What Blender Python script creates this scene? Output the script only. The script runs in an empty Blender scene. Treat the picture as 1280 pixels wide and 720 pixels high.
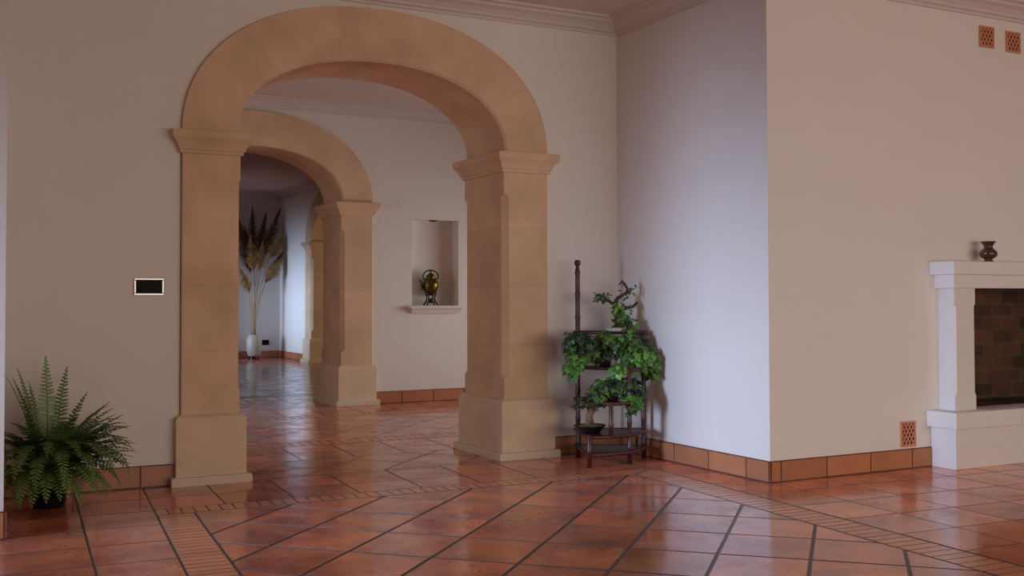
import bpy, bmesh, math, random
from mathutils import Vector, Matrix
random.seed(7)
R = math.radians
sc = bpy.context.scene
COL = sc.collection

# ------------------------------------------------------------------ camera, world, lights, exposure
cam_d = bpy.data.cameras.new('camera'); cam = bpy.data.objects.new('camera', cam_d); COL.objects.link(cam)
cam_d.sensor_width = 36.0; cam_d.lens = 1360.8 * 36.0 / 1280.0
cam_d.shift_y = -21.24 / 1280.0
yaw, pitch, roll = R(27.932), R(1.484), R(-0.132)
fw = Vector((math.sin(yaw) * math.cos(pitch), math.cos(yaw) * math.cos(pitch), math.sin(pitch)))
rt = Vector((math.cos(yaw), -math.sin(yaw), 0)); up = rt.cross(fw)
r2 = rt * math.cos(roll) + up * math.sin(roll); u2 = -rt * math.sin(roll) + up * math.cos(roll)
cam.matrix_world = Matrix(((r2.x, u2.x, -fw.x, 0), (r2.y, u2.y, -fw.y, 0), (r2.z, u2.z, -fw.z, 1.2), (0, 0, 0, 1)))
cam_d.clip_start = 0.05; cam_d.clip_end = 200
sc.camera = cam

w = bpy.data.worlds.new('world'); sc.world = w; w.use_nodes = True
w.node_tree.nodes['Background'].inputs[0].default_value = (0.55, 0.7, 1.0, 1)
w.node_tree.nodes['Background'].inputs[1].default_value = 0.5

def area(name, loc, direction, sx, sy, power, color, spread=180):
    d = bpy.data.lights.new(name, 'AREA'); d.shape = 'RECTANGLE'; d.size = sx; d.size_y = sy
    d.energy = power; d.color = color; d.spread = R(spread)
    o = bpy.data.objects.new(name, d); COL.objects.link(o); o.location = loc
    o.rotation_euler = Vector(direction).to_track_quat('-Z', 'Y').to_euler()
    return o
# daylight through the windows: of the main room (left, and behind the camera), the hall, the far room and the side room; plus one added hall fill
area('window_daylight_left', (-3.9, 5.15, 1.25), (1, 0.11, -0.12), 1.7, 1.9, 35, (0.53, 0.69, 1.0), 36)
area('window_daylight_behind', (5.1, -2.85, 1.3), (0.02, 1, -0.07), 8.6, 1.8, 90, (1.0, 0.93, 0.84), 105)
area('window_daylight_hall', (8.35, 9.8, 1.3), (-1, 0.25, -0.10), 2.6, 1.7, 32, (0.94, 0.98, 1.0), 95)
area('hall_left_fill', (-0.85, 9.7, 1.35), (1, -0.05, -0.05), 2.2, 1.8, 13, (0.9, 0.94, 1.0), 110)  # unseen fill, added to brighten the column faces turned left
area('window_daylight_far', (1.75, 20.6, 1.1), (1, 0.10, -0.02), 2.4, 1.4, 22, (0.52, 0.69, 1.0), 42)
area('window_daylight_side', (9.6, 17.6, 1.6), (-1, 0.35, -0.05), 2.0, 1.8, 22, (1.0, 0.85, 0.50), 140)

sc.view_settings.view_transform = 'Standard'; sc.view_settings.look = 'None'
sc.view_settings.exposure = 0.0; sc.view_settings.gamma = 1.0; sc.view_settings.use_curve_mapping = False
sc.cycles.max_bounces = 10; sc.cycles.diffuse_bounces = 6; sc.cycles.glossy_bounces = 4
sc.cycles.use_denoising = True
sc.cycles.sample_clamp_indirect = 4.0

# ------------------------------------------------------------------ materials
def mat(name, color, rough=0.5, metal=0.0, spec=0.5, tone=0.0, tone_col=None, noise=0.0, nscale=6.0, bump=0.0, bscale=40.0,
        rnoise=0.0, coat=0.0, detail=4.0):
    """procedural principled material: colour varied by the per-face 'tone' attribute and by noise"""
    m = bpy.data.materials.new(name); m.use_nodes = True
    nt = m.node_tree; N = nt.nodes; L = nt.links; b = N['Principled BSDF']
    b.inputs['Roughness'].default_value = rough; b.inputs['Metallic'].default_value = metal
    b.inputs['Specular IOR Level'].default_value = spec
    b.inputs['Coat Weight'].default_value = coat; b.inputs['Coat Roughness'].default_value = 0.08
    c4 = (*color, 1)
    tc = N.new('ShaderNodeTexCoord')
    val = None
    if tone:
        at = N.new('ShaderNodeAttribute'); at.attribute_name = 'tone'
        mu = N.new('ShaderNodeMath'); mu.operation = 'MULTIPLY_ADD'; mu.inputs[1].default_value = tone; mu.inputs[2].default_value = 1.0
        L.new(at.outputs['Fac'], mu.inputs[0]); val = mu.outputs[0]
    if noise:
        nz = N.new('ShaderNodeTexNoise'); nz.inputs['Scale'].default_value = nscale; nz.inputs['Detail'].default_value = detail
        L.new(tc.outputs['Object'], nz.inputs['Vector'])
        m2 = N.new('ShaderNodeMath'); m2.operation = 'MULTIPLY_ADD'; m2.inputs[1].default_value = 2 * noise; m2.inputs[2].default_value = 1.0 - noise
        L.new(nz.outputs['Fac'], m2.inputs[0])
        if val is None: val = m2.outputs[0]
        else:
            m3 = N.new('ShaderNodeMath'); m3.operation = 'MULTIPLY'; L.new(val, m3.inputs[0]); L.new(m2.outputs[0], m3.inputs[1]); val = m3.outputs[0]
    base = None
    if tone and tone_col:
        mx = N.new('ShaderNodeMixRGB'); mx.inputs[1].default_value = c4; mx.inputs[2].default_value = (*tone_col, 1)
        mr = N.new('ShaderNodeMapRange'); mr.inputs['From Min'].default_value = -1; mr.inputs['From Max'].default_value = 1
        L.new(at.outputs['Fac'], mr.inputs['Value']); L.new(mr.outputs[0], mx.inputs[0]); base = mx.outputs[0]
    if val is not None:
        vm = N.new('ShaderNodeVectorMath'); vm.operation = 'SCALE'
        if base is not None: L.new(base, vm.inputs[0])
        else: vm.inputs[0].default_value = color
        L.new(val, vm.inputs['Scale']); base = vm.outputs[0]
    if base is not None: L.new(base, b.inputs['Base Color'])
    else: b.inputs['Base Color'].default_value = c4
    if bump:
        n2 = N.new('ShaderNodeTexNoise'); n2.inputs['Scale'].default_value = bscale; n2.inputs['Detail'].default_value = 3
        L.new(tc.outputs['Object'], n2.inputs['Vector'])
        bp = N.new('ShaderNodeBump'); bp.inputs['Strength'].default_value = bump; bp.inputs['Distance'].default_value = 0.01
        L.new(n2.outputs['Fac'], bp.inputs['Height']); L.new(bp.outputs[0], b.inputs['Normal'])
    if rnoise:
        n3 = N.new('ShaderNodeTexNoise'); n3.inputs['Scale'].default_value = 5.0; n3.inputs['Detail'].default_value = 5
        L.new(tc.outputs['Object'], n3.inputs['Vector'])
        m4 = N.new('ShaderNodeMath'); m4.operation = 'MULTIPLY_ADD'; m4.inputs[1].default_value = 2 * rnoise; m4.inputs[2].default_value = rough - rnoise
        L.new(n3.outputs['Fac'], m4.inputs[0]); L.new(m4.outputs[0], b.inputs['Roughness'])
    return m

M = {}
M['plaster'] = mat('plaster', (0.78, 0.725, 0.67), 0.9, spec=0.15, noise=0.03, nscale=2.0, bump=0.04, bscale=60)
M['ceiling'] = mat('ceiling_paint', (0.66, 0.58, 0.55), 0.9, spec=0.1, noise=0.02, nscale=1.5)
M['stone'] = mat('sandstone', (0.68, 0.475, 0.295), 0.8, spec=0.2, tone=0.06, tone_col=(0.68, 0.45, 0.30), noise=0.26, nscale=3.5, bump=0.06, bscale=90)
M['white_stone'] = mat('pale_limestone', (0.74, 0.70, 0.66), 0.6, spec=0.3, tone=0.03, noise=0.05, nscale=14.0, bump=0.05, bscale=120)
def tile_mat(name, c_main, c_dark, c_light):
    """glazed terracotta: every tile has its own cloudy pattern (offset by its tone), dark pits and uneven polish"""
    m = bpy.data.materials.new(name); m.use_nodes = True
    nt = m.node_tree; N = nt.nodes; L = nt.links; b = N['Principled BSDF']
    tc = N.new('ShaderNodeTexCoord'); at = N.new('ShaderNodeAttribute'); at.attribute_name = 'tone'
    sc_ = N.new('ShaderNodeMath'); sc_.operation = 'MULTIPLY'; sc_.inputs[1].default_value = 23.0; L.new(at.outputs['Fac'], sc_.inputs[0])
    cb = N.new('ShaderNodeCombineXYZ'); L.new(sc_.outputs[0], cb.inputs[2])
    ad = N.new('ShaderNodeVectorMath'); ad.operation = 'ADD'; L.new(tc.outputs['Object'], ad.inputs[0]); L.new(cb.outputs[0], ad.inputs[1])
    def noise(scale, detail, rough=0.55):
        n = N.new('ShaderNodeTexNoise'); n.inputs['Scale'].default_value = scale; n.inputs['Detail'].default_value = detail; n.inputs['Roughness'].default_value = rough
        L.new(ad.outputs[0], n.inputs['Vector']); return n.outputs['Fac']
    def ramp(src, lo, hi):
        r = N.new('ShaderNodeMapRange'); r.inputs['From Min'].default_value = lo; r.inputs['From Max'].default_value = hi; L.new(src, r.inputs['Value']); return r.outputs[0]
    def mix(f, c1, c2, blend='MIX'):
        x = N.new('ShaderNodeMixRGB'); x.blend_type = blend
        if isinstance(f, float): x.inputs[0].default_value = f
        else: L.new(f, x.inputs[0])
        for i, c in ((1, c1), (2, c2)):
            if isinstance(c, tuple): x.inputs[i].default_value = (*c, 1)
            else: L.new(c, x.inputs[i])
        return x.outputs[0]
    col = mix(ramp(noise(3.2, 5), 0.36, 0.62), c_dark, c_main)
    col = mix(ramp(noise(7.0, 6, 0.65), 0.55, 0.80), col, c_light)
    tn = N.new('ShaderNodeMapRange'); tn.inputs['From Min'].default_value = -1; tn.inputs['To Min'].default_value = 0.80; tn.inputs['To Max'].default_value = 1.15
    L.new(at.outputs['Fac'], tn.inputs['Value'])
    cg = N.new('ShaderNodeCombineXYZ'); [L.new(tn.outputs[0], cg.inputs[i]) for i in range(3)]
    col = mix(1.0, col, cg.outputs[0], 'MULTIPLY')
    area_ = ramp(noise(4.0, 2), 0.50, 0.62); fine = ramp(noise(42.0, 3, 0.6), 0.60, 0.66)
    pm = N.new('ShaderNodeMath'); pm.operation = 'MULTIPLY'; L.new(area_, pm.inputs[0]); L.new(fine, pm.inputs[1])
    col = mix(pm.outputs[0], col, (0.07, 0.03, 0.03))
    L.new(col, b.inputs['Base Color'])
    rr = N.new('ShaderNodeMapRange'); rr.inputs['From Min'].default_value = 0.35; rr.inputs['From Max'].default_value = 0.68; rr.inputs['To Min'].default_value = 0.10; rr.inputs['To Max'].default_value = 0.30
    L.new(noise(5.0, 5), rr.inputs['Value']); L.new(rr.outputs[0], b.inputs['Roughness'])
    b.inputs['Specular IOR Level'].default_value = 0.5; b.inputs['Coat Weight'].default_value = 0.25; b.inputs['Coat Roughness'].default_value = 0.07
    bp = N.new('ShaderNodeBump'); bp.inputs['Strength'].default_value = 0.04; bp.inputs['Distance'].default_value = 0.01
    L.new(noise(14.0, 3), bp.inputs['Height']); L.new(bp.outputs[0], b.inputs['Normal'])
    return m
M['tile'] = tile_mat('terracotta_tile', (0.86, 0.275, 0.125), (0.48, 0.145, 0.095), (0.78, 0.35, 0.22))
M['brick'] = mat('terracotta_brick_strip', (0.75, 0.29, 0.15), 0.24, spec=0.5, tone=0.12, noise=0.15, nscale=9.0, bump=0.04, bscale=25, rnoise=0.08, coat=0.15)
M['grout'] = mat('grey_grout', (0.12, 0.09, 0.085), 0.45, noise=0.2, nscale=12)
M['skirting'] = mat('terracotta_skirting_tile', (0.46, 0.185, 0.085), 0.35, spec=0.4, tone=0.15, noise=0.2, nscale=8, bump=0.03, bscale=30)
M['dark_grout'] = mat('dark_red_grout', (0.10, 0.035, 0.03), 0.6)
M['bamboo'] = mat('stained_bamboo', (0.060, 0.011, 0.010), 0.36, spec=0.5, noise=0.25, nscale=20)
M['bamboo_dark'] = mat('dark_stained_wood', (0.03, 0.012, 0.01), 0.3, noise=0.2, nscale=20)
M['ivy'] = mat('ivy_leaf', (0.006, 0.020, 0.008), 0.42, tone=0.30, tone_col=(0.13, 0.34, 0.04), noise=0.15, nscale=40)
M['fern'] = mat('fern_leaf', (0.026, 0.060, 0.011), 0.5, tone=0.25, tone_col=(0.16, 0.27, 0.055), noise=0.15, nscale=20)
M['stem'] = mat('green_stem', (0.06, 0.07, 0.02), 0.6)
M['bark'] = mat('bonsai_bark', (0.06, 0.03, 0.018), 0.8, noise=0.4, nscale=40, bump=0.3, bscale=60)
M['pale_bark'] = mat('pale_root_bark', (0.24, 0.15, 0.08), 0.8, noise=0.4, nscale=40, bump=0.3, bscale=60)
M['dull_leaf'] = mat('dull_leaf', (0.02, 0.03, 0.012), 0.5, tone=0.3, tone_col=(0.08, 0.10, 0.045))
M['black_pot'] = mat('black_glazed_pot', (0.012, 0.010, 0.010), 0.3)
M['white_tray'] = mat('white_ceramic', (0.6, 0.58, 0.56), 0.3)
M['clay_pot'] = mat('brown_pot', (0.05, 0.025, 0.015), 0.7, noise=0.2, nscale=10)
M['moss'] = mat('moss', (0.22, 0.15, 0.04), 0.9, noise=0.4, nscale=60)
M['soil'] = mat('soil', (0.03, 0.02, 0.012), 0.95, noise=0.3, nscale=60)
M['brass'] = mat('old_brass', (0.15, 0.105, 0.025), 0.33, metal=1.0, noise=0.35, nscale=12)
M['iron'] = mat('dark_metal', (0.035, 0.022, 0.012), 0.4, metal=0.7)
M['chrome'] = mat('satin_metal', (0.42, 0.38, 0.36), 0.3, metal=0.9)
M['black'] = mat('black_panel', (0.004, 0.004, 0.005), 0.5, spec=0.1)
M['vent'] = mat('terracotta_vent', (0.60, 0.24, 0.13), 0.7, noise=0.1, nscale=30)
M['hollow'] = mat('hollow_shade', (0.03, 0.012, 0.008), 0.95)  # shade inside the vent holes, put in as a dark colour
M['vase'] = mat('brown_vase', (0.07, 0.022, 0.014), 0.2, noise=0.4, nscale=20, coat=0.3)
M['cream'] = mat('cream_ceramic', (0.62, 0.58, 0.46), 0.4, noise=0.06, nscale=8)
M['plume_cream'] = mat('cream_plume', (0.50, 0.31, 0.12), 0.9, tone=0.3, tone_col=(0.66, 0.45, 0.20))
M['plume_brown'] = mat('brown_plume', (0.11, 0.045, 0.016), 0.9, tone=0.3, tone_col=(0.28, 0.13, 0.05))
M['straw'] = mat('straw', (0.46, 0.31, 0.14), 0.7)

def firebrick():
    m = bpy.data.materials.new('firebrick'); m.use_nodes = True
    nt = m.node_tree; N = nt.nodes; L = nt.links; b = N['Principled BSDF']; b.inputs['Roughness'].default_value = 0.85
    tc = N.new('ShaderNodeTexCoord'); mp = N.new('ShaderNodeMapping'); mp.inputs['Rotation'].default_value = (R(90), 0, 0)
    br = N.new('ShaderNodeTexBrick'); br.inputs['Scale'].default_value = 1.0
    br.inputs['Color1'].default_value = (0.12, 0.045, 0.024, 1); br.inputs['Color2'].default_value = (0.035, 0.016, 0.011, 1)
    br.inputs['Mortar'].default_value = (0.085, 0.06, 0.035, 1); br.inputs['Mortar Size'].default_value = 0.008
    br.inputs['Brick Width'].default_value = 0.22; br.inputs['Row Height'].default_value = 0.105; br.inputs['Mortar Smooth'].default_value = 0.3
    nz = N.new('ShaderNodeTexNoise'); nz.inputs['Scale'].default_value = 7; nz.inputs['Detail'].default_value = 6
    L.new(tc.outputs['Object'], mp.inputs[0]); L.new(mp.outputs[0], br.inputs['Vector']); L.new(tc.outputs['Object'], nz.inputs['Vector'])
    mx = N.new('ShaderNodeMixRGB'); mx.blend_type = 'MULTIPLY'; mx.inputs[0].default_value = 1.0
    cr = N.new('ShaderNodeMapRange'); cr.inputs['To Min'].default_value = 0.35; cr.inputs['To Max'].default_value = 1.7
    L.new(nz.outputs['Fac'], cr.inputs['Value']); L.new(br.outputs['Color'], mx.inputs[1]); L.new(cr.outputs[0], mx.inputs[2])
    L.new(mx.outputs[0], b.inputs['Base Color'])
    return m
M['firebrick'] = firebrick()

# ------------------------------------------------------------------ helpers
class MB:
    """collects faces (with a tone and a material slot) and builds ONE mesh object"""
    def __init__(s): s.v = []; s.f = []; s.t = []; s.m = []; s.sm = []
    def face(s, pts, tone=0.0, mi=0, smooth=False):
        k = len(s.v); s.v += [tuple(p) for p in pts]; s.f.append(tuple(range(k, k + len(pts)))); s.t.append(tone); s.m.append(mi); s.sm.append(smooth)
    def grid(s, rings, tone=0.0, mi=0, closed=True, cap0=False, cap1=False, smooth=False):
        n = len(rings[0]); k = len(s.v)
        for r in rings: s.v += [tuple(p) for p in r]
        for i in range(len(rings) - 1):
            for j in range(n if closed else n - 1):
                a = k + i * n + j; b = k + i * n + (j + 1) % n
                s.f.append((a, b, b + n, a + n)); s.t.append(tone); s.m.append(mi); s.sm.append(smooth)
        if cap0: s.f.append(tuple(k + j for j in reversed(range(n)))); s.t.append(tone); s.m.append(mi); s.sm.append(False)
        if cap1: s.f.append(tuple(k + (len(rings) - 1) * n + j for j in range(n))); s.t.append(tone); s.m.append(mi); s.sm.append(False)
    def box(s, a, b, tone=0.0, mi=0, bev=0.0):
        x0, y0, z0 = a; x1, y1, z1 = b; c = bev
        if not c:
            s.grid([[(x0, y0, z0), (x1, y0, z0), (x1, y1, z0), (x0, y1, z0)], [(x0, y0, z1), (x1, y0, z1), (x1, y1, z1), (x0, y1, z1)]], tone, mi, True, True, True)
        else:
            def ring(o, z): return [(x0 + o, y0 + c, z), (x0 + c, y0 + o, z), (x1 - c, y0 + o, z), (x1 - o, y0 + c, z), (x1 - o, y1 - c, z), (x1 - c, y1 - o, z), (x0 + c, y1 - o, z), (x0 + o, y1 - c, z)]
            def inner(z): return [(x0 + c, y0 + c, z)] * 2 + [(x1 - c, y0 + c, z)] * 2 + [(x1 - c, y1 - c, z)] * 2 + [(x0 + c, y1 - c, z)] * 2
            s.grid([inner(z0), ring(0, z0 + c), ring(0, z1 - c), inner(z1)], tone, mi, True, True, True)
    def tube(s, pts, rad, n=8, tone=0.0, mi=0, smooth=True, caps=True):
        pts = [Vector(p) for p in pts]
        if not isinstance(rad, (list, tuple)): rad = [rad] * len(pts)
        rings = []; prev = None
        for i, p in enumerate(pts):
            d = (pts[min(i + 1, len(pts) - 1)] - pts[max(i - 1, 0)])
            if d.length < 1e-9: d = Vector((0, 0, 1))
            d.normalize()
            if prev is None:
                a = Vector((1, 0, 0)) if abs(d.x) < 0.8 else Vector((0, 1, 0)); u = d.cross(a).normalized()
            else: u = (prev - d * prev.dot(d)).normalized()
            prev = u; v = d.cross(u)
            rings.append([p + (u * math.cos(2 * math.pi * j / n) + v * math.sin(2 * math.pi * j / n)) * rad[i] for j in range(n)])
        s.grid(rings, tone, mi, True, caps, caps, smooth)
    def lathe(s, c, prof, n=24, tone=0.0, mi=0, sx=1.0, sy=1.0):
        rings = [[(c[0] + r * sx * math.cos(2 * math.pi * j / n), c[1] + r * sy * math.sin(2 * math.pi * j / n), c[2] + z) for j in range(n)] for r, z in prof]
        s.grid(rings, tone, mi, True, True, True, True)
    def prism(s, poly, z0, z1, tone=0.0, mi=0):
        s.grid([[(x, y, z0) for x, y in poly], [(x, y, z1) for x, y in poly]], tone, mi, True, True, True)
    def ball(s, c, r, n=10, tone=0.0, mi=0, sz=1.0):
        s.lathe((c[0], c[1], c[2]), [(max(1e-4, r * math.sin(math.pi * i / n)), -r * sz * math.cos(math.pi * i / n)) for i in range(n + 1)], max(8, n), tone, mi)
    def build(s, name, mats, parent=None, loc=None):
        me = bpy.data.meshes.new(name); me.from_pydata(s.v, [], s.f)
        if not isinstance(mats, (list, tuple)): mats = [mats]
        for m in mats: me.materials.append(m)
        at = me.attributes.new('tone', 'FLOAT', 'FACE'); at.data.foreach_set('value', s.t)
        me.polygons.foreach_set('material_index', s.m); me.polygons.foreach_set('use_smooth', s.sm)
        bm = bmesh.new(); bm.from_mesh(me)
        bmesh.ops.remove_doubles(bm, verts=bm.verts, dist=1e-5) if len(s.v) < 60000 and not getattr(s, 'nomerge', False) else None
        bmesh.ops.recalc_face_normals(bm, faces=bm.faces) if not getattr(s, 'norecalc', False) else None
        bm.to_mesh(me); bm.free(); me.update()
        o = bpy.data.objects.new(name, me); COL.objects.link(o)
        if parent is not None:
            o.parent = parent; o.matrix_parent_inverse = Matrix.Translation(-Vector(parent_loc(parent)))
        return o
def parent_loc(p):          # parts hold world coordinates; only the Empty at a thing's base has an offset
    return Vector(p.location) if p.type == 'EMPTY' else Vector((0, 0, 0))
def tag(o, label, cat, group=None, kind=None):
    o['label'] = label; o['category'] = cat
    if group: o['group'] = group
    o['kind'] = kind or 'thing'
    return o
def thing(name, loc, label, cat, group=None):
    o = bpy.data.objects.new(name, None); COL.objects.link(o); o.location = loc; o.empty_display_size = 0.1
    return tag(o, label, cat, group)
def struct(o, label=None, cat=None):
    o['kind'] = 'structure'
    o['label'] = label or o.name.replace('_', ' '); o['category'] = cat or o.name.split('_')[0]
    return o
def rnd(a, b): return random.uniform(a, b)

# ------------------------------------------------------------------ the shell
YA, YA2 = 7.288, 7.90          # arch wall front / back face
YD, YD2 = 11.83, 12.44         # hall wall front / back face
XB, YB = 4.8185, 5.506         # right nook wall, fireplace wall
ZC = 3.42                      # ceiling
ZT = 2.305                     # top of capitals (spring of arches)
PW = 2.15                      # superellipse power of the arches
XL_, YJ = 0.316, 6.06

def arc(cx, a, b, t, p=PW):
    c, s_ = math.cos(t), math.sin(t)
    return (cx + a * math.copysign(abs(c) ** (2 / p), c), ZT + b * abs(s_) ** (2 / p))

def arch_wall(mb, x0, x1, y0, y1, cx, half):
    """wall from x0 to x1 with an arched opening; half = half width of the outer edge of the stonework"""
    n = 40
    pts = [arc(cx, half, 0.965, math.pi * i / n) for i in range(n + 1)]     # right to left
    top = ZC + 0.1
    # quads between arch curve and the top line
    for i in range(n):
        (xa, za), (xb, zb) = pts[i], pts[i + 1]
        for y, fl in ((y0, 0), (y1, 1)):
            q = [(xb, y, zb), (xa, y, za), (xa, y, top), (xb, y, top)]
            mb.face(q if not fl else q[::-1])
        mb.face([(xa, y0, za), (xb, y0, zb), (xb, y1, zb), (xa, y1, za)])
    for a, b in ((x0, cx - half), (cx + half, x1)):
        mb.box((a, y0, -0.02), (b, y1, top))

mb = MB(); arch_wall(mb, XL_ - 4.6, XB + 0.0, YA, YA2, 2.785, 1.372)
mb.box((XB, YA, -0.02), (8.9, YA2, ZC + 0.1))
struct(mb.build('wall_back', M['plaster']), 'white plaster wall holding the nearest stone arch', 'wall')
mb = MB(); mb.box((XB, YB, -0.02), (XB + 0.3, YA, ZC + 0.1))
struct(mb.build('wall_right', M['plaster']), 'white plaster nook wall behind the plant stand', 'wall')
FX0, FX1, FZ0, FZ1 = 6.62, 8.02, 0.40, 1.272          # firebox opening
mb = MB(); t_ = 0.5
mb.box((XB + 0.3, YB, -0.02), (FX0, YB + t_, ZC + 0.1)); mb.box((FX1, YB, -0.02), (10.0, YB + t_, ZC + 0.1))
mb.box((FX0, YB, -0.02), (FX1, YB + t_, FZ0)); mb.box((FX0, YB, FZ1), (FX1, YB + t_, ZC + 0.1))
struct(mb.build('wall_fireplace', M['plaster']), 'pale plaster wall behind the fireplace', 'wall')
mb = MB(); mb.box((-4.3, YJ, -0.02), (XL_, YA, ZC + 0.1))
struct(mb.build('wall_left', M['plaster']), 'white plaster wall end at the left edge', 'wall')
mb = MB(); mb.box((-4.3, -3.3, -0.02), (-4.0, YJ, ZC + 0.1)); struct(mb.build('wall_far_left', M['plaster']))
mb = MB(); mb.box((-4.3, -3.3, -0.02), (10.3, -3.0, ZC + 0.1)); struct(mb.build('wall_front', M['plaster']))
mb = MB(); mb.box((10.0, -3.0, -0.02), (10.3, YB + t_, ZC + 0.1)); struct(mb.build('wall_far_right', M['plaster']))
# hall wall with second arch and the niche
NX0, NX1, NZ0, NZ1, ND = 4.944, 5.545, 1.126, 2.142, 0.18
mb = MB(); arch_wall(mb, -1.2, 4.75, YD, YD2, 3.07, 1.372)
mb.box((4.75, YD, -0.02), (NX0, YD2, ZC + 0.1)); mb.box((NX1, YD, -0.02), (8.9, YD2, ZC + 0.1))
mb.box((NX0, YD, -0.02), (NX1, YD2, NZ0)); mb.box((NX0, YD, NZ1), (NX1, YD2, ZC + 0.1)); mb.box((NX0, YD + ND, NZ0), (NX1, YD2, NZ1))
struct(mb.build('wall_hall_back', M['plaster']), 'white hall wall with a recessed niche beyond the first arch', 'wall')
mb = MB(); mb.box((-1.2, YA2, -0.02), (-1.0, YD, ZC + 0.1)); struct(mb.build('wall_hall_left', M['plaster']))
mb = MB(); mb.box((8.6, YA2, -0.02), (8.9, YD, ZC + 0.1)); struct(mb.build('wall_hall_right', M['plaster']))
# far room
YF, XF = 22.4, 6.38
mb = MB(); mb.box((1.3, YF, -0.02), (10.3, YF + 0.3, ZC + 0.1)); struct(mb.build('wall_far_back', M['plaster']), 'white end wall behind the pampas vase', 'wall')
mb = MB(); mb.box((1.3, YD2, -0.02), (1.6, YF, ZC + 0.1)); struct(mb.build('wall_far_room_left', M['plaster']))
# right wall of the far room with third arch (plane x = XF)
AC, AH = 19.13, 1.40
mb = MB(); n = 32; top = ZC + 0.1; XF2 = XF + 0.62
pts = [arc(AC, AH, 0.965, math.pi * i / n) for i in range(n + 1)]
for i in range(n):
    (ya, za), (yb, zb) = pts[i], pts[i + 1]
    for x in (XF, XF2): mb.face([(x, yb, zb), (x, ya, za), (x, ya, top), (x, yb, top)])
    mb.face([(XF, ya, za), (XF, yb, zb), (XF2, yb, zb), (XF2, ya, za)])
mb.box((XF, YD2, -0.02), (XF2, AC - AH, top)); mb.box((XF, AC + AH, -0.02), (XF2, YF, top))
struct(mb.build('wall_far_room_right', M['plaster']), 'side wall of the far room holding the third arch', 'wall')
mb = MB(); mb.box((10.0, YD2, -0.02), (10.3, YF, ZC + 0.1)); struct(mb.build('wall_side_room', M['plaster']))
mb = MB(); mb.box((-4.3, -3.3, ZC), (10.3, YA2, ZC + 0.1)); mb.box((-1.2, YA2, ZC), (10.3, YF + 0.3, ZC + 0.1))
struct(mb.build('ceiling', M['ceiling']), 'pale ceiling', 'ceiling')

# cornices: stepped plaster profile swept round each room
def sweep(mb, path, prof, closed=True, mi=0):
    """path: 2-D points, room interior on the LEFT of the direction of travel; prof: (distance from wall, z)"""
    n = len(path); rings = []
    P = [Vector((p[0], p[1])) for p in path]
    for i in range(n):
        if closed or 0 < i < n - 1:
            d0 = (P[i] - P[i - 1]).normalized(); d1 = (P[(i + 1) % n] - P[i]).normalized()
        elif i == 0: d0 = d1 = (P[1] - P[0]).normalized()
        else: d0 = d1 = (P[-1] - P[-2]).normalized()
        n0 = Vector((-d0.y, d0.x)); n1 = Vector((-d1.y, d1.x)); m = (n0 + n1); m = m / max(1e-6, m.dot(n0))
        rings.append([(P[i].x + m.x * d, P[i].y + m.y * d, z) for d, z in prof])
    if closed: rings.append(rings[0])
    mb.grid(rings, 0, mi, True, not closed, not closed)
CORN = [(0.0, 3.305), (0.018, 3.305), (0.022, 3.322), (0.045, 3.33), (0.05, 3.345), (0.085, 3.37), (0.13, 3.385), (0.135, 3.40), (0.175, 3.405), (0.18, 3.42), (0.0, 3.42)]
mb = MB(); sweep(mb, [(-4.0, -3.0), (10.0, -3.0), (10.0, YB), (XB, YB), (XB, YA), (XL_, YA), (XL_, YJ), (-4.0, YJ)], CORN)
struct(mb.build('trim_1', M['ceiling']), 'stepped ceiling cornice of the front room', 'cornice')
mb = MB(); sweep(mb, [(-1.0, YA2), (8.6, YA2), (8.6, YD), (-1.0, YD)], CORN)
struct(mb.build('trim_2', M['ceiling']), 'ceiling cornice of the hall between the arches', 'cornice')
mb = MB(); sweep(mb, [(1.6, YD2), (XF, YD2), (XF, YF), (1.6, YF)], CORN)
struct(mb.build('trim_3', M['ceiling']), 'ceiling cornice of the far room', 'cornice')
# ledge under the niche
mb = MB()
sweep(mb, [(NX1 + 0.015, YD), (NX0 - 0.015, YD)], [(0, 1.04), (0.035, 1.04), (0.045, 1.06), (0.065, 1.085), (0.085, 1.095), (0.085, 1.122), (0, 1.122)], closed=False)
mb.box((NX0 - 0.055, YD - 0.09, 1.094), (NX1 + 0.055, YD - 0.001, 1.124), bev=0.004)
struct(mb.build('trim_4', M['white_stone']), 'pale moulded ledge under the wall niche', 'ledge')

# ------------------------------------------------------------------ skirting tiles
SK = 0.14
def skirting(name, a, b, first, step=0.402, label=None):
    """row of tiles along the wall from a to b (interior on the left); first = distance of the first joint"""
    A, B = Vector(a), Vector(b); d = (B - A); Ln = d.length; d.normalize(); nn = Vector((-d.y, d.x))
    mb = MB()
    def slab(s0, s1, off, z0, z1, tone, mi):
        q = [A + d * s0, A + d * s1, A + d * s1 + nn * off, A + d * s0 + nn * off]
        mb.prism([(p.x, p.y) for p in q], z0, z1, tone, mi)
    slab(0, Ln, 0.009, 0.0, SK, 0, 1)
    cuts = [0.0]; s = first
    while s < Ln - 0.01:
        if s > 0.01: cuts.append(s)
        s += step
    cuts.append(Ln)
    for s0, s1 in zip(cuts, cuts[1:]): slab(s0 + (0.005 if s0 > 0 else 0.0015), s1 - (0.005 if s1 < Ln else 0.0015), 0.014, 0.008, SK - 0.006, rnd(-1, 1), 0)
    return struct(mb.build(name, [M['skirting'], M['dark_grout']]), label or name.replace('_', ' '), 'skirting')
skirting('baseboard_back', (1.375, YA), (XL_, YA), 0.205, label='terracotta tile skirting behind the fern')
skirting('baseboard_back_right', (XB, YA), (4.20, YA), 0.36, label='terracotta tile skirting behind the plant stand')
skirting('baseboard_right', (XB, YB - 0.014), (XB, YA), 0.235, label='terracotta tile skirting under the bright nook wall')
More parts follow.
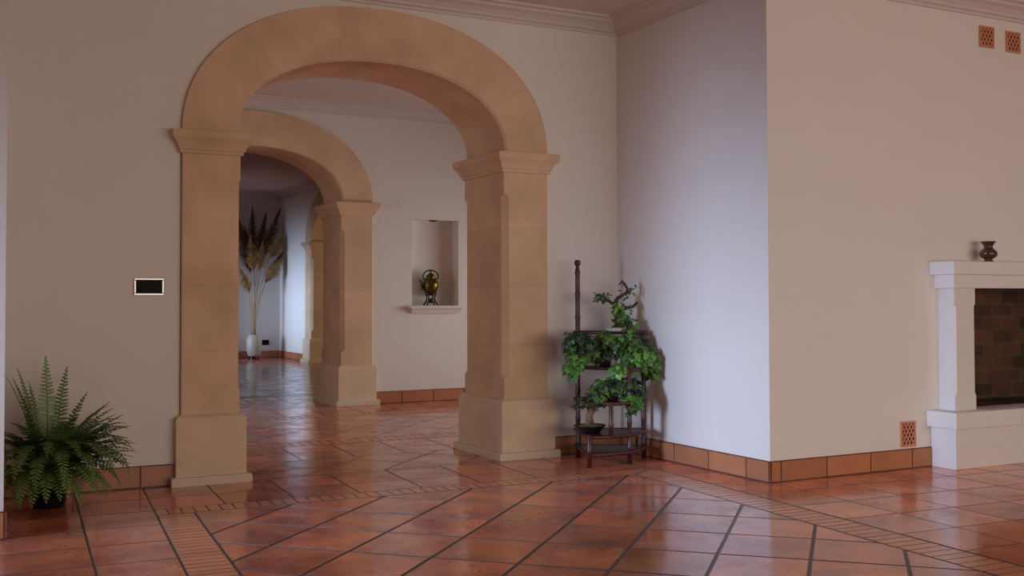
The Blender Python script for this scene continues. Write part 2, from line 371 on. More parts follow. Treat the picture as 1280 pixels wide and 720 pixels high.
skirting('baseboard_fireplace', (6.305, YB), (XB - 0.014, YB), 0.20, label='terracotta tile skirting left of the fireplace')
skirting('baseboard_left', (XL_ + 0.0, YJ), (-4.0, YJ), 0.3, label='terracotta skirting at the left wall end')
skirting('baseboard_left_return', (XL_, YA), (XL_, YJ - 0.014), 0.3)
skirting('baseboard_hall', (8.6, YD), (4.47, YD), 0.17, label='terracotta tile skirting along the hall wall')
skirting('baseboard_far', (XF, YF), (1.6, YF), 0.2, label='terracotta skirting behind the pampas vase')
skirting('baseboard_far_right', (XF, 20.52), (XF, YF), 0.2, label='terracotta skirting on the far side wall')

# ------------------------------------------------------------------ floor of terracotta tiles
def clip(poly, a, b, c):
    """keep the part of poly where a*x + b*y <= c"""
    out = []
    for i in range(len(poly)):
        p, q = poly[i], poly[(i + 1) % len(poly)]
        fp = a * p[0] + b * p[1] - c; fq = a * q[0] + b * q[1] - c
        if fp <= 0: out.append(p)
        if (fp < 0 < fq) or (fq < 0 < fp):
            t = fp / (fp - fq); out.append((p[0] + t * (q[0] - p[0]), p[1] + t * (q[1] - p[1])))
    return out
def parea(p): return 0.5 * sum(p[i][0] * p[(i + 1) % len(p)][1] - p[(i + 1) % len(p)][0] * p[i][1] for i in range(len(p)))
FL = MB(); FL.nomerge = True
FL.box((-4.3, -3.3, -0.06), (10.3, YF + 0.3, -0.0025), 0, 2)
def lay(region, origin, e1, e2, gap, mi=0, shrink=None):
    """fill a convex region (CCW) with tiles of the grid origin + i*e1 + j*e2"""
    if parea(region) < 0: region = region[::-1]
    shrink = gap / 2 if shrink is None else shrink
    hp = []
    for i in range(len(region)):
        p, q = region[i], region[(i + 1) % len(region)]
        dx, dy = q[0] - p[0], q[1] - p[1]; l = math.hypot(dx, dy); a, b = dy / l, -dx / l
        hp.append((a, b, a * p[0] + b * p[1] - shrink))
    det = e1[0] * e2[1] - e1[1] * e2[0]
    ij = [(((x - origin[0]) * e2[1] - (y - origin[1]) * e2[0]) / det, (e1[0] * (y - origin[1]) - e1[1] * (x - origin[0])) / det) for x, y in region]
    i0, i1 = math.floor(min(k[0] for k in ij)) - 1, math.ceil(max(k[0] for k in ij)) + 1
    j0, j1 = math.floor(min(k[1] for k in ij)) - 1, math.ceil(max(k[1] for k in ij)) + 1
    l1, l2 = math.hypot(*e1), math.hypot(*e2); g1, g2 = gap / 2 / l1, gap / 2 / l2
    for i in range(i0, i1):
        for j in range(j0, j1):
            def pt(u, v): return (origin[0] + u * e1[0] + v * e2[0], origin[1] + u * e1[1] + v * e2[1])
            c = [pt(i + g1, j + g2), pt(i + 1 - g1, j + g2), pt(i + 1 - g1, j + 1 - g2), pt(i + g1, j + 1 - g2)]
            if parea(c) < 0: c = c[::-1]
            for a, b, k in hp:
                c = clip(c, a, b, k)
                if len(c) < 3: break
            if len(c) < 3 or abs(parea(c)) < 0.0004: continue
            tone = rnd(-1, 1); cx = sum(p[0] for p in c) / len(c); cy = sum(p[1] for p in c) / len(c)
            ta, tb, tz = rnd(-1, 1) * 0.0018, rnd(-1, 1) * 0.0018, rnd(-0.0006, 0)
            zt = [tz + ta * (p[0] - cx) + tb * (p[1] - cy) for p in c]
            FL.grid([[(p[0], p[1], -0.0045) for p in c], [(p[0], p[1], z) for p, z in zip(c, zt)]], tone, 2)
            FL.face([(p[0], p[1], z) for p, z in zip(c, zt)], tone, mi)
th = R(3.6); EX = (math.cos(th), -math.sin(th)); EY = (math.sin(th), math.cos(th))
def sc2(v, k): return (v[0] * k, v[1] * k)
T = 0.413
D1 = ((0.645 + 0.0) / 2, 0.645 / 2); D2 = (0.597 / 2, -0.597 / 2)     # diagonal grid steps
DO = ((7.375 - 2.03) / 2, (7.375 + 2.03) / 2)                       # a crossing of the diagonal grid
def lox(y): return 1.19 + 0.083 * (y - 7.345)          # left strip, outer edge
def lix(y): return 1.322 + 0.0753 * (y - 6.5)          # left strip, inner edge
def fiy(x): return 6.24 - 0.033 * (x - 3.6)            # front strip, near edge
def foy(x): return fiy(x) + 0.175
def rix(y): return 4.146 + 0.06 * (y - 4.42)           # right strip, inner edge
def rox(y): return 4.385 + 0.065 * (y - 4.36)
Y0 = -3.0
ff = (lix(6.31), fiy(1.3)); fr = (rix(6.2), fiy(4.27))
lay([(lix(Y0), Y0), (rix(Y0), Y0), fr, ff], DO, D1, D2, 0.019)                                              # diagonal field
lay([(lox(Y0), Y0), (lix(Y0), Y0), ff, (lox(6.33), fiy(1.1))], (lox(6.3) - 0.4, 6.33), sc2(EX, 1.0), sc2(EY, -0.072), 0.008, 1, 0.006)     # left strip
lay([(lox(6.33), fiy(1.1)), fr, (rox(6.2), foy(4.4)), (lox(6.5), foy(1.1))], (1.3, 5.95), sc2(EX, 0.074), sc2(EY, 1.0), 0.008, 1, 0.006)  # cross strip
lay([(rix(Y0), Y0), (rox(Y0), Y0), (rox(6.2), foy(4.4)), fr], (3.8, 6.2), sc2(EX, 1.0), sc2(EY, -0.074), 0.008, 1, 0.006)   # right strip
YT0, YT1 = 7.235, 7.955
lay([(-4.0, Y0), (lox(Y0), Y0), (lox(YA), YA), (-4.0, YA)], (1.19, 7.29), sc2(EX, -T), sc2(EY, -T), 0.013)   # left border tiles
lay([(lox(6.5), foy(1.15)), (rox(6.2), foy(4.4)), (4.45, YT0), (lox(YT0), YT0)], (1.573, 7.262), sc2(EX, T), sc2(EY, -T), 0.011)
lay([(rox(Y0), Y0), (10.0, Y0), (10.0, YB), (rox(YB), YB)], (4.385, 4.83), sc2(EX, T), sc2(EY, T), 0.010)
lay([(rox(YB), YB - 0.01), (XB, YB - 0.01), (XB, 6.39), (rox(6.2), 6.39)], (4.385, 4.83), sc2(EX, T), sc2(EY, T), 0.010)
lay([(rox(6.2), 6.38), (XB, 6.38), (XB, YA), (4.45, YA)], (4.385, 4.83), sc2(EX, T), sc2(EY, T), 0.010)
lay([(1.7, YT0), (3.9, YT0), (3.9, YT1), (1.7, YT1)], DO, D1, D2, 0.011)                                    # threshold
def hall(x0, x1, y0, y1): return [(x0, y0), (x1, y0), (x1, y1), (x0, y1)]
lay(hall(-1, 8.6, YT1, 8.72), (2.44, 7.955), sc2(EX, 0.42), sc2(EY, 0.40), 0.011)
lay(hall(-1, 8.6, 8.72, 8.97), (2.44, 8.7), sc2(EX, 0.085), sc2(EY, 0.4), 0.009, 1, 0.006)
lay(hall(-1, 8.6, 8.97, 10.72), (DO[0] + 0.15, DO[1] + 0.15), D1, D2, 0.012)
lay(hall(-1, 8.6, 10.72, 10.97), (2.44, 10.7), sc2(EX, 0.085), sc2(EY, 0.4), 0.009, 1, 0.006)
lay(hall(-1, 8.6, 10.97, YD), (2.4, 11.8), sc2(EX, 0.42), sc2(EY, -0.42), 0.011)
lay(hall(1.9, 4.3, YD, YD2 + 0.02), DO, D1, D2, 0.012)
lay(hall(1.6, 10, YD2 + 0.02, 13.3), (2.4, 12.46), sc2(EX, 0.42), sc2(EY, 0.42), 0.012)
lay(hall(1.6, 10, 13.3, 13.5), (2.4, 13.3), sc2(EX, 0.09), sc2(EY, 0.4), 0.010, 1, 0.006)
lay(hall(1.6, 10, 13.5, YF), (DO[0], DO[1]), D1, D2, 0.014)
struct(FL.build('floor', [M['tile'], M['brick'], M['grout']]), 'glossy terracotta tile floor with brick strips', 'floor')

# ------------------------------------------------------------------ stone archways
def rect(x0, x1, y0, y1, o, z): return [(x0 - o, y0 - o, z), (x1 + o, y0 - o, z), (x1 + o, y1 + o, z), (x0 - o, y1 + o, z)]
def add_column(parent, x0, x1, y0, y1, inner, fx):
    """square stone pier with stop-chamfered inner edges; inner = +1 when the opening is at the x1 side. fx maps points."""
    c = 0.045
    def sect(ch, z):
        e = 0.004; il = c if ch else e
        a, b = (e, il) if inner > 0 else (il, e)
        return [(x0 + a, y0, z), (x1 - b, y0, z), (x1, y0 + b, z), (x1, y1 - b, z), (x1 - b, y1, z), (x0 + a, y1, z), (x0, y1 - a, z), (x0, y0 + a, z)]
    def F(ring): return [fx(p) for p in ring]
    mb = MB()
    for (z0, z1, zs) in ((0.44, 0.86, [(0.44, 0), (0.60, 0), (0.63, 1), (0.86, 1)]), (0.86, 1.30, [(0.86, 1), (1.30, 1)]),
                         (1.30, 1.74, [(1.30, 1), (1.74, 1)]), (1.74, 2.17, [(1.74, 1), (1.97, 1), (2.0, 0), (2.17, 0)])):
        t = rnd(-1, 1)
        zz = [(z + (0.0004 if k == 0 else (-0.0004 if k == len(zs) - 1 else 0)), ch) for k, (z, ch) in enumerate(zs)]
        mb.grid([F(sect(ch, z)) for z, ch in zz], t, 0, True, True, True)
    sh = mb.build('column', M['stone'], parent)
    mb = MB(); mb.grid([F(rect(x0, x1, y0, y1, o, z)) for o, z in ((0.03, 0.05), (0.038, 0.055), (0.038, 0.425), (0.032, 0.437), (0.016, 0.447), (0.0, 0.455))], rnd(-1, 1), 0, True, True, True)
    mb.build('plinth', M['stone_plinth'], sh)
    mb = MB(); mb.grid([F(rect(x0, x1, y0, y1, o, z)) for o, z in ((0.068, 0.0), (0.070, 0.004), (0.070, 0.048), (0.064, 0.056), (0.03, 0.057))], 0.9, 0, True, True, True)
    ft = mb.build('plinth_foot', M['stone_light'], sh)
    mb = MB(); mb.grid([F(rect(x0, x1, y0, y1, o, z)) for o, z in ((0.001, 2.158), (0.016, 2.160), (0.018, 2.180), (0.026, 2.184), (0.032, 2.205), (0.045, 2.228), (0.060, 2.246), (0.066, 2.250), (0.068, 2.256), (0.072, 2.258), (0.073, 2.303), (0.07, 2.307), (0.001, 2.307))], rnd(-1, 1), 0, True, True, True)
    mb.build('capital', M['stone'], sh)
def archway(label, cx, y0, y1, fx=lambda p: p, joints=(0, 30, 47, 134, 180), loc=None):
    root = thing('stone_archway', loc, label, 'archway', 'stone archways')
    wi, wo = 0.99, 1.368
    add_column(root, cx - wo, cx - wi, y0, y1, 1, fx); add_column(root, cx + wi, cx + wo, y0, y1, -1, fx)
    mb = MB(); ch = 0.018; ai, bi, ao, bo = 1.005, 0.582, 1.37, 0.963
    for ja, jb in zip(joints, joints[1:]):
        t0, t1 = R(ja) + 0.0004, R(jb) - 0.0004; k = max(3, int((jb - ja) / 3)); tone = rnd(-1, 1); rings = []
        for i in range(k + 1):
            t = t0 + (t1 - t0) * i / k
            ix, iz = arc(cx, ai, bi, t); kx, kz = arc(cx, ai + ch, bi + ch, t); ox, oz = arc(cx, ao, bo, t)
            iz += 0.002; kz += 0.002; oz += 0.002
            rings.append([fx(p) for p in ((kx, y0, kz), (ox, y0, oz), (ox, y1, oz), (kx, y1, kz), (ix, y1 - ch, iz), (ix, y0 + ch, iz))])
        mb.grid(rings, tone, 0, True, True, True)
    mb.build('arch', M['stone'], root)
    return root
M['stone_plinth'] = mat('sandstone_plinth', (0.70, 0.535, 0.365), 0.8, spec=0.2, tone=0.05, noise=0.16, nscale=5.0, bump=0.05, bscale=90)
M['stone_light'] = mat('sandstone_foot', (0.70, 0.58, 0.43), 0.8, spec=0.2, noise=0.07, nscale=8.0, bump=0.05, bscale=90)
archway('nearest large sandstone arch in the front room wall', 2.785, 7.25, 7.935, loc=(2.785, 7.59, 0))
archway('second sandstone arch, seen through the nearest one, left of the niche', 3.07, 11.79, 12.475, loc=(3.07, 12.13, 0))
archway('farthest sandstone arch, side-on in the far room wall right of the pampas', AC, -(XF + 0.66), -(XF - 0.045), fx=lambda p: (-p[1], p[0], p[2]), loc=(XF + 0.31, AC, 0))

# ------------------------------------------------------------------ fireplace
fp = thing('fireplace', (7.32, 5.4, 0), 'white stone fireplace with raised hearth at right', 'fireplace')
ws = M['white_stone']; SYM = 14.64       # mirror about x = 7.32
mb = MB(); mb.box((6.305, 5.289, 0), (SYM - 6.305, YB, 0.288), 0, 0, 0.004); mb.build('hearth_base', ws, fp)
mb = MB()
for a, b in ((6.262, 6.95), (6.952, 7.69), (7.692, SYM - 6.262)): mb.box((a, 5.247, 0.286), (b, YB, 0.402), rnd(-1, 1), 0, 0.005)
mb.build('hearth_slab', ws, fp)
for s_ in (0, 1):
    def fx(x): return SYM - x if s_ else x
    def sect(o1, o2, z):
        r_ = [(6.40 + o1, 5.368), (6.622 - o2, 5.368), (6.622, 5.368 + o2), (6.622, YB), (6.40, YB), (6.40, 5.368 + o1)]
        return [(fx(x), y, z) for x, y in r_]
    mb = MB(); mb.grid([sect(.003, .003, .40), sect(.003, .003, .50), sect(.022, .016, .525), sect(.022, .016, 1.14), sect(.003, .003, 1.16), sect(.003, .003, 1.272)], rnd(-1, 1), 0, True, True, True)
    mb.build('jamb', ws, fp)
mb = MB()
for a, b in ((6.355, 7.11), (7.112, SYM - 6.355)): mb.box((a, 5.330, 1.271), (b, YB, 1.368), rnd(-1, 1), 0, 0.004)
mb.build('lintel', ws, fp)
mb = MB()
for a, b in ((6.310, 7.16), (7.162, SYM - 6.310)): mb.box((a, 5.290, 1.367), (b, YB, 1.462), rnd(-1, 1), 0, 0.004)
mb.build('mantel_shelf', ws, fp)
mb = MB(); x0, x1, y0, y1, z0, z1 = FX0 + .001, FX1 - .001, YB, YB + 0.40, 0.401, 1.271
mb.face([(x0, y1, z0), (x1, y1, z0), (x1, y1, z1), (x0, y1, z1)]); mb.face([(x0, y0, z0), (x0, y1, z0), (x0, y1, z1), (x0, y0, z1)])
mb.face([(x1, y0, z0), (x1, y1, z0), (x1, y1, z1), (x1, y0, z1)]); mb.face([(x0, y0, z0), (x1, y0, z0), (x1, y1, z0), (x0, y1, z0)])
mb.face([(x0, y0, z1), (x1, y0, z1), (x1, y1, z1), (x0, y1, z1)])
mb.build('firebox', M['firebrick'], fp)
# vase on the mantel
mb = MB(); mb.lathe((6.79, 5.385, 1.462), [(0.0005, 0), (0.036, 0), (0.040, 0.004), (0.034, 0.010), (0.024, 0.016), (0.032, 0.024), (0.054, 0.038), (0.064, 0.056), (0.063, 0.070), (0.052, 0.086), (0.036, 0.099), (0.030, 0.108), (0.032, 0.120), (0.046, 0.140), (0.055, 0.148), (0.053, 0.152), (0.045, 0.149), (0.028, 0.12), (0.0005, 0.118)], 28)
tag(mb.build('bud_vase', M['vase']), 'small dark brown vase on the mantel shelf', 'vase')

# ------------------------------------------------------------------ terracotta vent grilles
def vent_cover(x, z, y, wd, ht, label):
    root = thing('vent_cover', (x, y, z), label, 'vent', 'terracotta vent grilles')
    mb = MB(); b = 0.013; d0, d1 = y - 0.012, y - 0.002
    x0, x1, z0, z1 = x - wd / 2, x + wd / 2, z - ht / 2, z + ht / 2
    for q in ((x0, z0, x1, z0 + b), (x0, z1 - b, x1, z1), (x0, z0 + b, x0 + b, z1 - b), (x1 - b, z0 + b, x1, z1 - b)):
        mb.box((q[0], d0, q[1]), (q[2], y - 0.0005, q[3]))
    p = wd / 4.3; bw = p * 0.30
    for sgn in (1, -1):
        for k in range(-8, 18):
            ax, az = x0 + k * p, z0
            q = [(ax, az), (ax + sgn * 1.0, az + 1.6)]
            dx, dz = q[1][0] - q[0][0], q[1][1] - q[0][1]; l = math.hypot(dx, dz); nx, nz = -dz / l * bw / 2, dx / l * bw / 2
            poly = [(q[0][0] + nx, q[0][1] + nz), (q[1][0] + nx, q[1][1] + nz), (q[1][0] - nx, q[1][1] - nz), (q[0][0] - nx, q[0][1] - nz)]
            for a, bb, c in ((1, 0, x1 - b), (-1, 0, -(x0 + b)), (0, 1, z1 - b), (0, -1, -(z0 + b))):
                poly = clip(poly, a, bb, c)
                if len(poly) < 3: break
            if len(poly) < 3: continue
            yy = d0 + (0.001 if sgn > 0 else 0.0016)
            mb.grid([[(px, yy, pz) for px, pz in poly], [(px, d1, pz) for px, pz in poly]], 0, 0, True, True, True)
    mb.nomerge = True
    mb.build('grille', M['vent'], root)
    mb = MB(); mb.box((x0 + .004, y - 0.0015, z0 + .004), (x1 - .004, y - 0.0003, z1 - .004)); mb.build('backing', M['hollow'], root)  # dark sheet standing in for the shade seen through the lattice holes
vent_cover(6.948, 3.157, YB, 0.160, 0.160, 'left one of the two square terracotta vents high on the wall')
vent_cover(7.245, 3.149, YB, 0.160, 0.160, 'right one of the two square terracotta vents high on the wall')
vent_cover(6.074, 0.243, YB, 0.148, 0.178, 'terracotta lattice vent low on the wall beside the fireplace')

# black wall panel left of the arch
pn = thing('wall_display', (1.217, YA, 1.286), 'small black wall display in satin metal frame left of the arch', 'wall display')
mb = MB(); x0, x1, z0, z1, b = 1.124, 1.311, 1.230, 1.342, 0.014
for q in ((x0, z0, x1, z0 + b), (x0, z1 - b, x1, z1), (x0, z0 + b, x0 + b, z1 - b), (x1 - b, z0 + b, x1, z1 - b)): mb.box((q[0], YA - 0.014, q[1]), (q[2], YA - 0.0005, q[3]), 0, 0, 0.003)
mb.build('frame', M['chrome'], pn)
mb = MB(); mb.box((x0 + b - .001, YA - 0.007, z0 + b - .001), (x1 - b + .001, YA - 0.0005, z1 - b + .001)); mb.build('screen', M['black'], pn)
sp = thing('wall_socket', (6.075, YF, 0.315), 'black socket plate low on the far wall beside the pampas vase', 'socket')
mb = MB(); mb.box((6.0, YF - 0.012, 0.262), (6.15, YF - 0.0005, 0.367), 0, 0, 0.003); mb.build('plate', M['black'], sp)
sl = thing('recessed_spotlight', (5.245, YD + 0.09, NZ1), 'dark recessed spotlight in the top of the niche', 'spotlight')
mb = MB(); mb.lathe((5.245, YD + 0.075, NZ1 - 0.012), [(0.0005, 0.008), (0.03, 0.008), (0.036, 0.0), (0.046, 0.0), (0.05, 0.0115), (0.0005, 0.0115)], 20); mb.build('ring', M['iron'], sl)

# ------------------------------------------------------------------ kettle on its stand in the niche
kx, ky, kz = 5.215, YD + 0.075, 1.127
kt = thing('kettle', (kx, ky, kz), 'old brass kettle with loop handle on a stand in the wall niche', 'kettle')
mb = MB(); mb.lathe((kx, ky, kz + 0.13), [(0.0005, 0), (0.03, 0.0), (0.05, 0.012), (0.072, 0.04), (0.090, 0.08), (0.096, 0.115), (0.088, 0.15), (0.066, 0.178), (0.052, 0.19), (0.05, 0.205), (0.058, 0.215), (0.0005, 0.216)], 28)
mb.build('body', M['brass'], kt)
mb = MB(); mb.lathe((kx, ky, kz + 0.345), [(0.055, 0.0), (0.052, 0.008), (0.036, 0.028), (0.014, 0.04), (0.008, 0.048), (0.014, 0.056), (0.011, 0.066), (0.004, 0.078), (0.0005, 0.08)], 20)
mb.build('lid', M['brass'], kt)
mb = MB(); mb.tube([(kx - 0.075, ky, kz + 0.19), (kx - 0.105, ky, kz + 0.205), (kx - 0.118, ky, kz + 0.25), (kx - 0.128, ky, kz + 0.295), (kx - 0.15, ky, kz + 0.305)], [0.022, 0.018, 0.013, 0.010, 0.009], 10)
mb.build('spout', M['brass'], kt)
mb = MB(); pts = []
for i in range(25):
    t = math.pi * (-0.12 + 1.24 * i / 24); pts.append((kx + 0.098 * math.cos(t), ky, kz + 0.345 + 0.075 * math.sin(t)))
pts = [(kx + 0.06, ky, kz + 0.315)] + pts + [(kx - 0.06, ky, kz + 0.315)]
mb.tube(pts, 0.008, 8); mb.build('handle', M['iron'], kt)
sd = []
mb = MB(); mb.tube([(kx + 0.062 * math.cos(2 * math.pi * i / 24), ky + 0.062 * math.sin(2 * math.pi * i / 24), kz + 0.125) for i in range(25)], 0.007, 6)
mb.lathe((kx, ky, kz + 0.03), [(0.0005, 0), (0.025, 0), (0.034, 0.02), (0.028, 0.04), (0.012, 0.05), (0.0005, 0.06)], 14)
for k in range(4):
    a = math.pi / 4 + k * math.pi / 2; ca, sa = math.cos(a), math.sin(a)
    mb.tube([(kx + ca * r_, ky + sa * r_ * 0.75, kz + z_) for r_, z_ in ((0.075, 0.165), (0.066, 0.125), (0.05, 0.09), (0.06, 0.05), (0.085, 0.02), (0.10, 0.006))], 0.0085, 6)
    mb.tube([(kx + ca * r_, ky + sa * r_ * 0.75, kz + 0.035) for r_ in (0.068, 0.01)], 0.004, 6)
mb.build('stand', M['iron'], kt)

# ------------------------------------------------------------------ bamboo spiral plant stand in the nook corner
PL, PF, PP, PM, PR = (4.318, 7.081), (4.125, 6.612), (4.276, 6.560), (4.480, 6.628), (4.728, 6.805)
st = thing('plant_stand', (PL[0], PL[1], 0), 'dark red bamboo corner plant stand with stepped shelves', 'plant stand')
def post(p, z1, r_=0.0165, knob=False, z0=0.0):
    pr = [(0.0005, z0), (r_ * 1.05, z0)]
    nodes = [0.12, 0.30, 0.50, 0.68, 0.86, 1.06, 1.24, 1.40]
    for nz in nodes:
        if nz > z1 - 0.03: break
        if nz < z0 + 0.03: continue
        pr += [(r_, nz - 0.016), (r_ * 1.22, nz - 0.003), (r_ * 1.22, nz + 0.003), (r_, nz + 0.016)]
    if knob: pr += [(r_, z1 - 0.07), (r_ * 0.7, z1 - 0.06), (r_ * 0.7, z1 - 0.05), (r_ * 1.25, z1 - 0.035), (r_ * 1.4, z1 - 0.02), (r_ * 1.1, z1 - 0.004), (0.0005, z1)]
    else: pr += [(r_, z1 - 0.004), (r_ * 0.8, z1), (0.0005, z1)]
    mb = MB(); mb.lathe((p[0], p[1], 0), pr, 12); return mb.build('post', M['bamboo'], st)
post(PL, 1.498, 0.018, True); post(PF, 0.235); post(PP, 0.462, z0=0.221); post(PM, 0.705); post(PR, 0.965, 0.018)
def shelf(pa, pb, z, thick=0.018, solid=True):
    c = Vector(PL); a0 = math.atan2(pa[1] - PL[1], pa[0] - PL[0]); a1 = math.atan2(pb[1] - PL[1], pb[0] - PL[0])
    if a1 < a0: a1 += 2 * math.pi
    r_ = 0.51; n = 18; arcp = [(c.x + r_ * math.cos(a0 + (a1 - a0) * i / n), c.y + r_ * math.sin(a0 + (a1 - a0) * i / n)) for i in range(n + 1)]
    back = (PL[0] - 0.03 * math.cos((a0 + a1) / 2), PL[1] - 0.03 * math.sin((a0 + a1) / 2))
    mb = MB(); mb.prism([back] + arcp, z - thick, z)
    o = mb.build('shelf', M['bamboo'], st)
    mb = MB(); mb.tube([(x, y, z - 0.008) for x, y in [back] + arcp + [back]], 0.0135, 8); mb.build('rim', M['bamboo'], o)
PQ = (4.785, 7.06)
shelf(PF, PR, 0.097, 0.012); shelf(PF, PR, 0.222); shelf(PP, PR, 0.455); shelf(PM, PR, 0.692); shelf(PR, PQ, 0.955)
# thin struts under the lowest shelf
for p in ((4.16, 6.68), (4.70, 6.86)):
    mb = MB(); mb.tube([(p[0], p[1], 0.09), (p[0], p[1], 0.215)], 0.009, 8); mb.build('strut', M['bamboo_dark'], st)

# ------------------------------------------------------------------ leaves
IVY = [(0, 0), (0.22, -0.12), (0.50, -0.22), (0.40, 0.10), (0.62, 0.42), (0.28, 0.48), (0.0, 1.0), (-0.28, 0.48), (-0.62, 0.42), (-0.40, 0.10), (-0.50, -0.22), (-0.22, -0.12)]
OVAL = [(0, 0), (0.22, 0.25), (0.26, 0.55), (0.0, 1.0), (-0.26, 0.55), (-0.22, 0.25)]
def leaf(mb, p, nrm, tipdir, s, shape, tone):
    n_ = Vector(nrm).normalized(); t = Vector(tipdir); t = (t - n_ * t.dot(n_))
    if t.length < 1e-4: t = n_.orthogonal()
    t.normalize(); sd_ = t.cross(n_); P = Vector(p)
    pts = [P + sd_ * (x * s) + t * (y * s) + n_ * (-0.10 * s * (abs(x) * 1.6 + y * y)) for x, y in shape]
    mid = P + t * (0.35 * s) + n_ * (0.03 * s)
    k = len(mb.v); mb.v += [tuple(q) for q in pts] + [tuple(mid)]; m_ = len(pts)
    for i in range(m_):
        mb.f.append((k + i, k + (i + 1) % m_, k + m_)); mb.t.append(tone); mb.m.append(0); mb.sm.append(False)
def clampleaf(p):
    return (min(p[0], XB - 0.012), min(p[1], YA - 0.02), max(p[2], 0.02))
def pot(root, c, r0, r1, h, m):
    mb = MB(); mb.lathe(c, [(0.0005, 0), (r0, 0), (r1 * 0.97, h * 0.8), (r1 * 1.06, h * 0.82), (r1 * 1.06, h), (r1 * 0.9, h), (r1 * 0.88, h * 0.9), (0.0005, h * 0.9)], 22)
    return mb.build('pot', m, root)
def ivy(label, c, potr, poth, blobs, leaf_s, n, tone_bias, group='trailing ivy plants'):
    root = thing('potted_ivy', c, label, 'ivy', group)
    pot(root, c, potr * 0.75, potr, poth, M['clay_pot'])
    mb = MB(); mb.nomerge = True; mb.norecalc = True; sm = MB()
    top = Vector((c[0], c[1], c[2] + poth))
    tot = sum(b[3] for b in blobs)
    for (bx, by, bz, wt, rx, ry, rz, tb) in blobs:
        for k in range(max(2, int(n * wt / tot))):
            d = Vector((random.gauss(0, 1), random.gauss(0, 1), random.gauss(0, 1))).normalized() * (random.random() ** 0.45)
            p = Vector((bx + d.x * rx, by + d.y * ry, bz + d.z * rz))
            nr = Vector((d.x * 0.7 - 0.35, d.y * 0.7 - 0.6, d.z * 0.4 + 0.55)) + Vector((rnd(-.5, .5), rnd(-.5, .5), rnd(-.3, .4)))
            tip = Vector((d.x + rnd(-.6, .6), d.y - 0.3 + rnd(-.4, .4), -0.7 + rnd(-.5, .5)))
            s_ = leaf_s * rnd(0.65, 1.15)
            if p.x > XB - 0.06: p.x = XB - 0.06 - rnd(0, .04)
            if p.y > YA - 0.08: p.y = YA - 0.08
            leaf(mb, p, nr, tip, s_, IVY, max(-1, min(1, tb - 0.12 + tone_bias + random.gauss(0, 0.45))))
        for k in range(4):
            e = Vector((bx + rnd(-.6, .6) * rx, by + rnd(-.6, .6) * ry, bz + rnd(-.6, .6) * rz)); m1 = (top + e) / 2 + Vector((0, 0, 0.06))
            if e.x > XB - 0.05: e.x = XB - 0.05
            sm.tube([top + Vector((0, 0, -0.02)), m1, e], [0.004, 0.003, 0.002], 5)
    sm.build('stems', M['stem'], root); mb.build('foliage', M['ivy'], root)
    return root
ivy('dark leaved ivy draping round the tall left post of the plant stand', (4.435, 6.885, 0.692), 0.055, 0.12,
    [(4.20, 6.86, 0.86, 1.5, 0.12, 0.12, 0.10, -0.75), (4.36, 6.86, 0.83, 1.6, 0.14, 0.11, 0.09, -0.8), (4.13, 6.83, 0.92, .5, 0.07, 0.08, 0.05, -0.5),
     (4.16, 6.82, 0.76, .9, 0.08, 0.08, 0.07, 0.1), (4.11, 6.84, 0.68, .5, 0.04, 0.06, 0.07, 0.0), (4.40, 6.84, 0.92, .5, 0.06, 0.06, 0.06, 0.2)], 0.052, 430, 0.0)
ivy('bright green ivy hanging over the right side of the plant stand', (4.605, 6.82, 0.692), 0.06, 0.13,
    [(4.56, 6.80, 0.86, 1.6, 0.14, 0.10, 0.10, -0.1), (4.64, 6.72, 0.77, 2.2, 0.17, 0.10, 0.08, 0.25), (4.74, 6.72, 0.72, 1.3, 0.09, 0.10, 0.10, -0.1), (4.42, 6.68, 0.69, .6, 0.06, 0.06, 0.05, 0.5),
     (4.58, 6.70, 0.69, .6, 0.09, 0.06, 0.04, 0.3), (4.70, 6.82, 0.88, .7, 0.09, 0.08, 0.06, -0.5), (4.64, 6.86, 1.00, .4, 0.06, 0.05, 0.06, 0.1), (4.79, 6.70, 0.66, .4, 0.05, 0.06, 0.06, -0.2)], 0.050, 540, 0.0)
ivy('bushy ivy on the middle shelf of the plant stand', (4.42, 6.76, 0.455), 0.05, 0.075,
    [(4.36, 6.72, 0.57, 1.6, 0.13, 0.10, 0.06, -0.45), (4.50, 6.70, 0.56, 1.6, 0.12, 0.10, 0.07, -0.35), (4.25, 6.70, 0.51, .7, 0.08, 0.08, 0.05, -0.2), (4.50, 6.62, 0.45, 1.1, 0.09, 0.06, 0.06, 0.15), (4.57, 6.66, 0.50, .7, 0.07, 0.06, 0.06, -0.5), (4.49, 6.61, 0.40, .3, 0.05, 0.04, 0.04, -0.3)], 0.048, 370, 0.0)

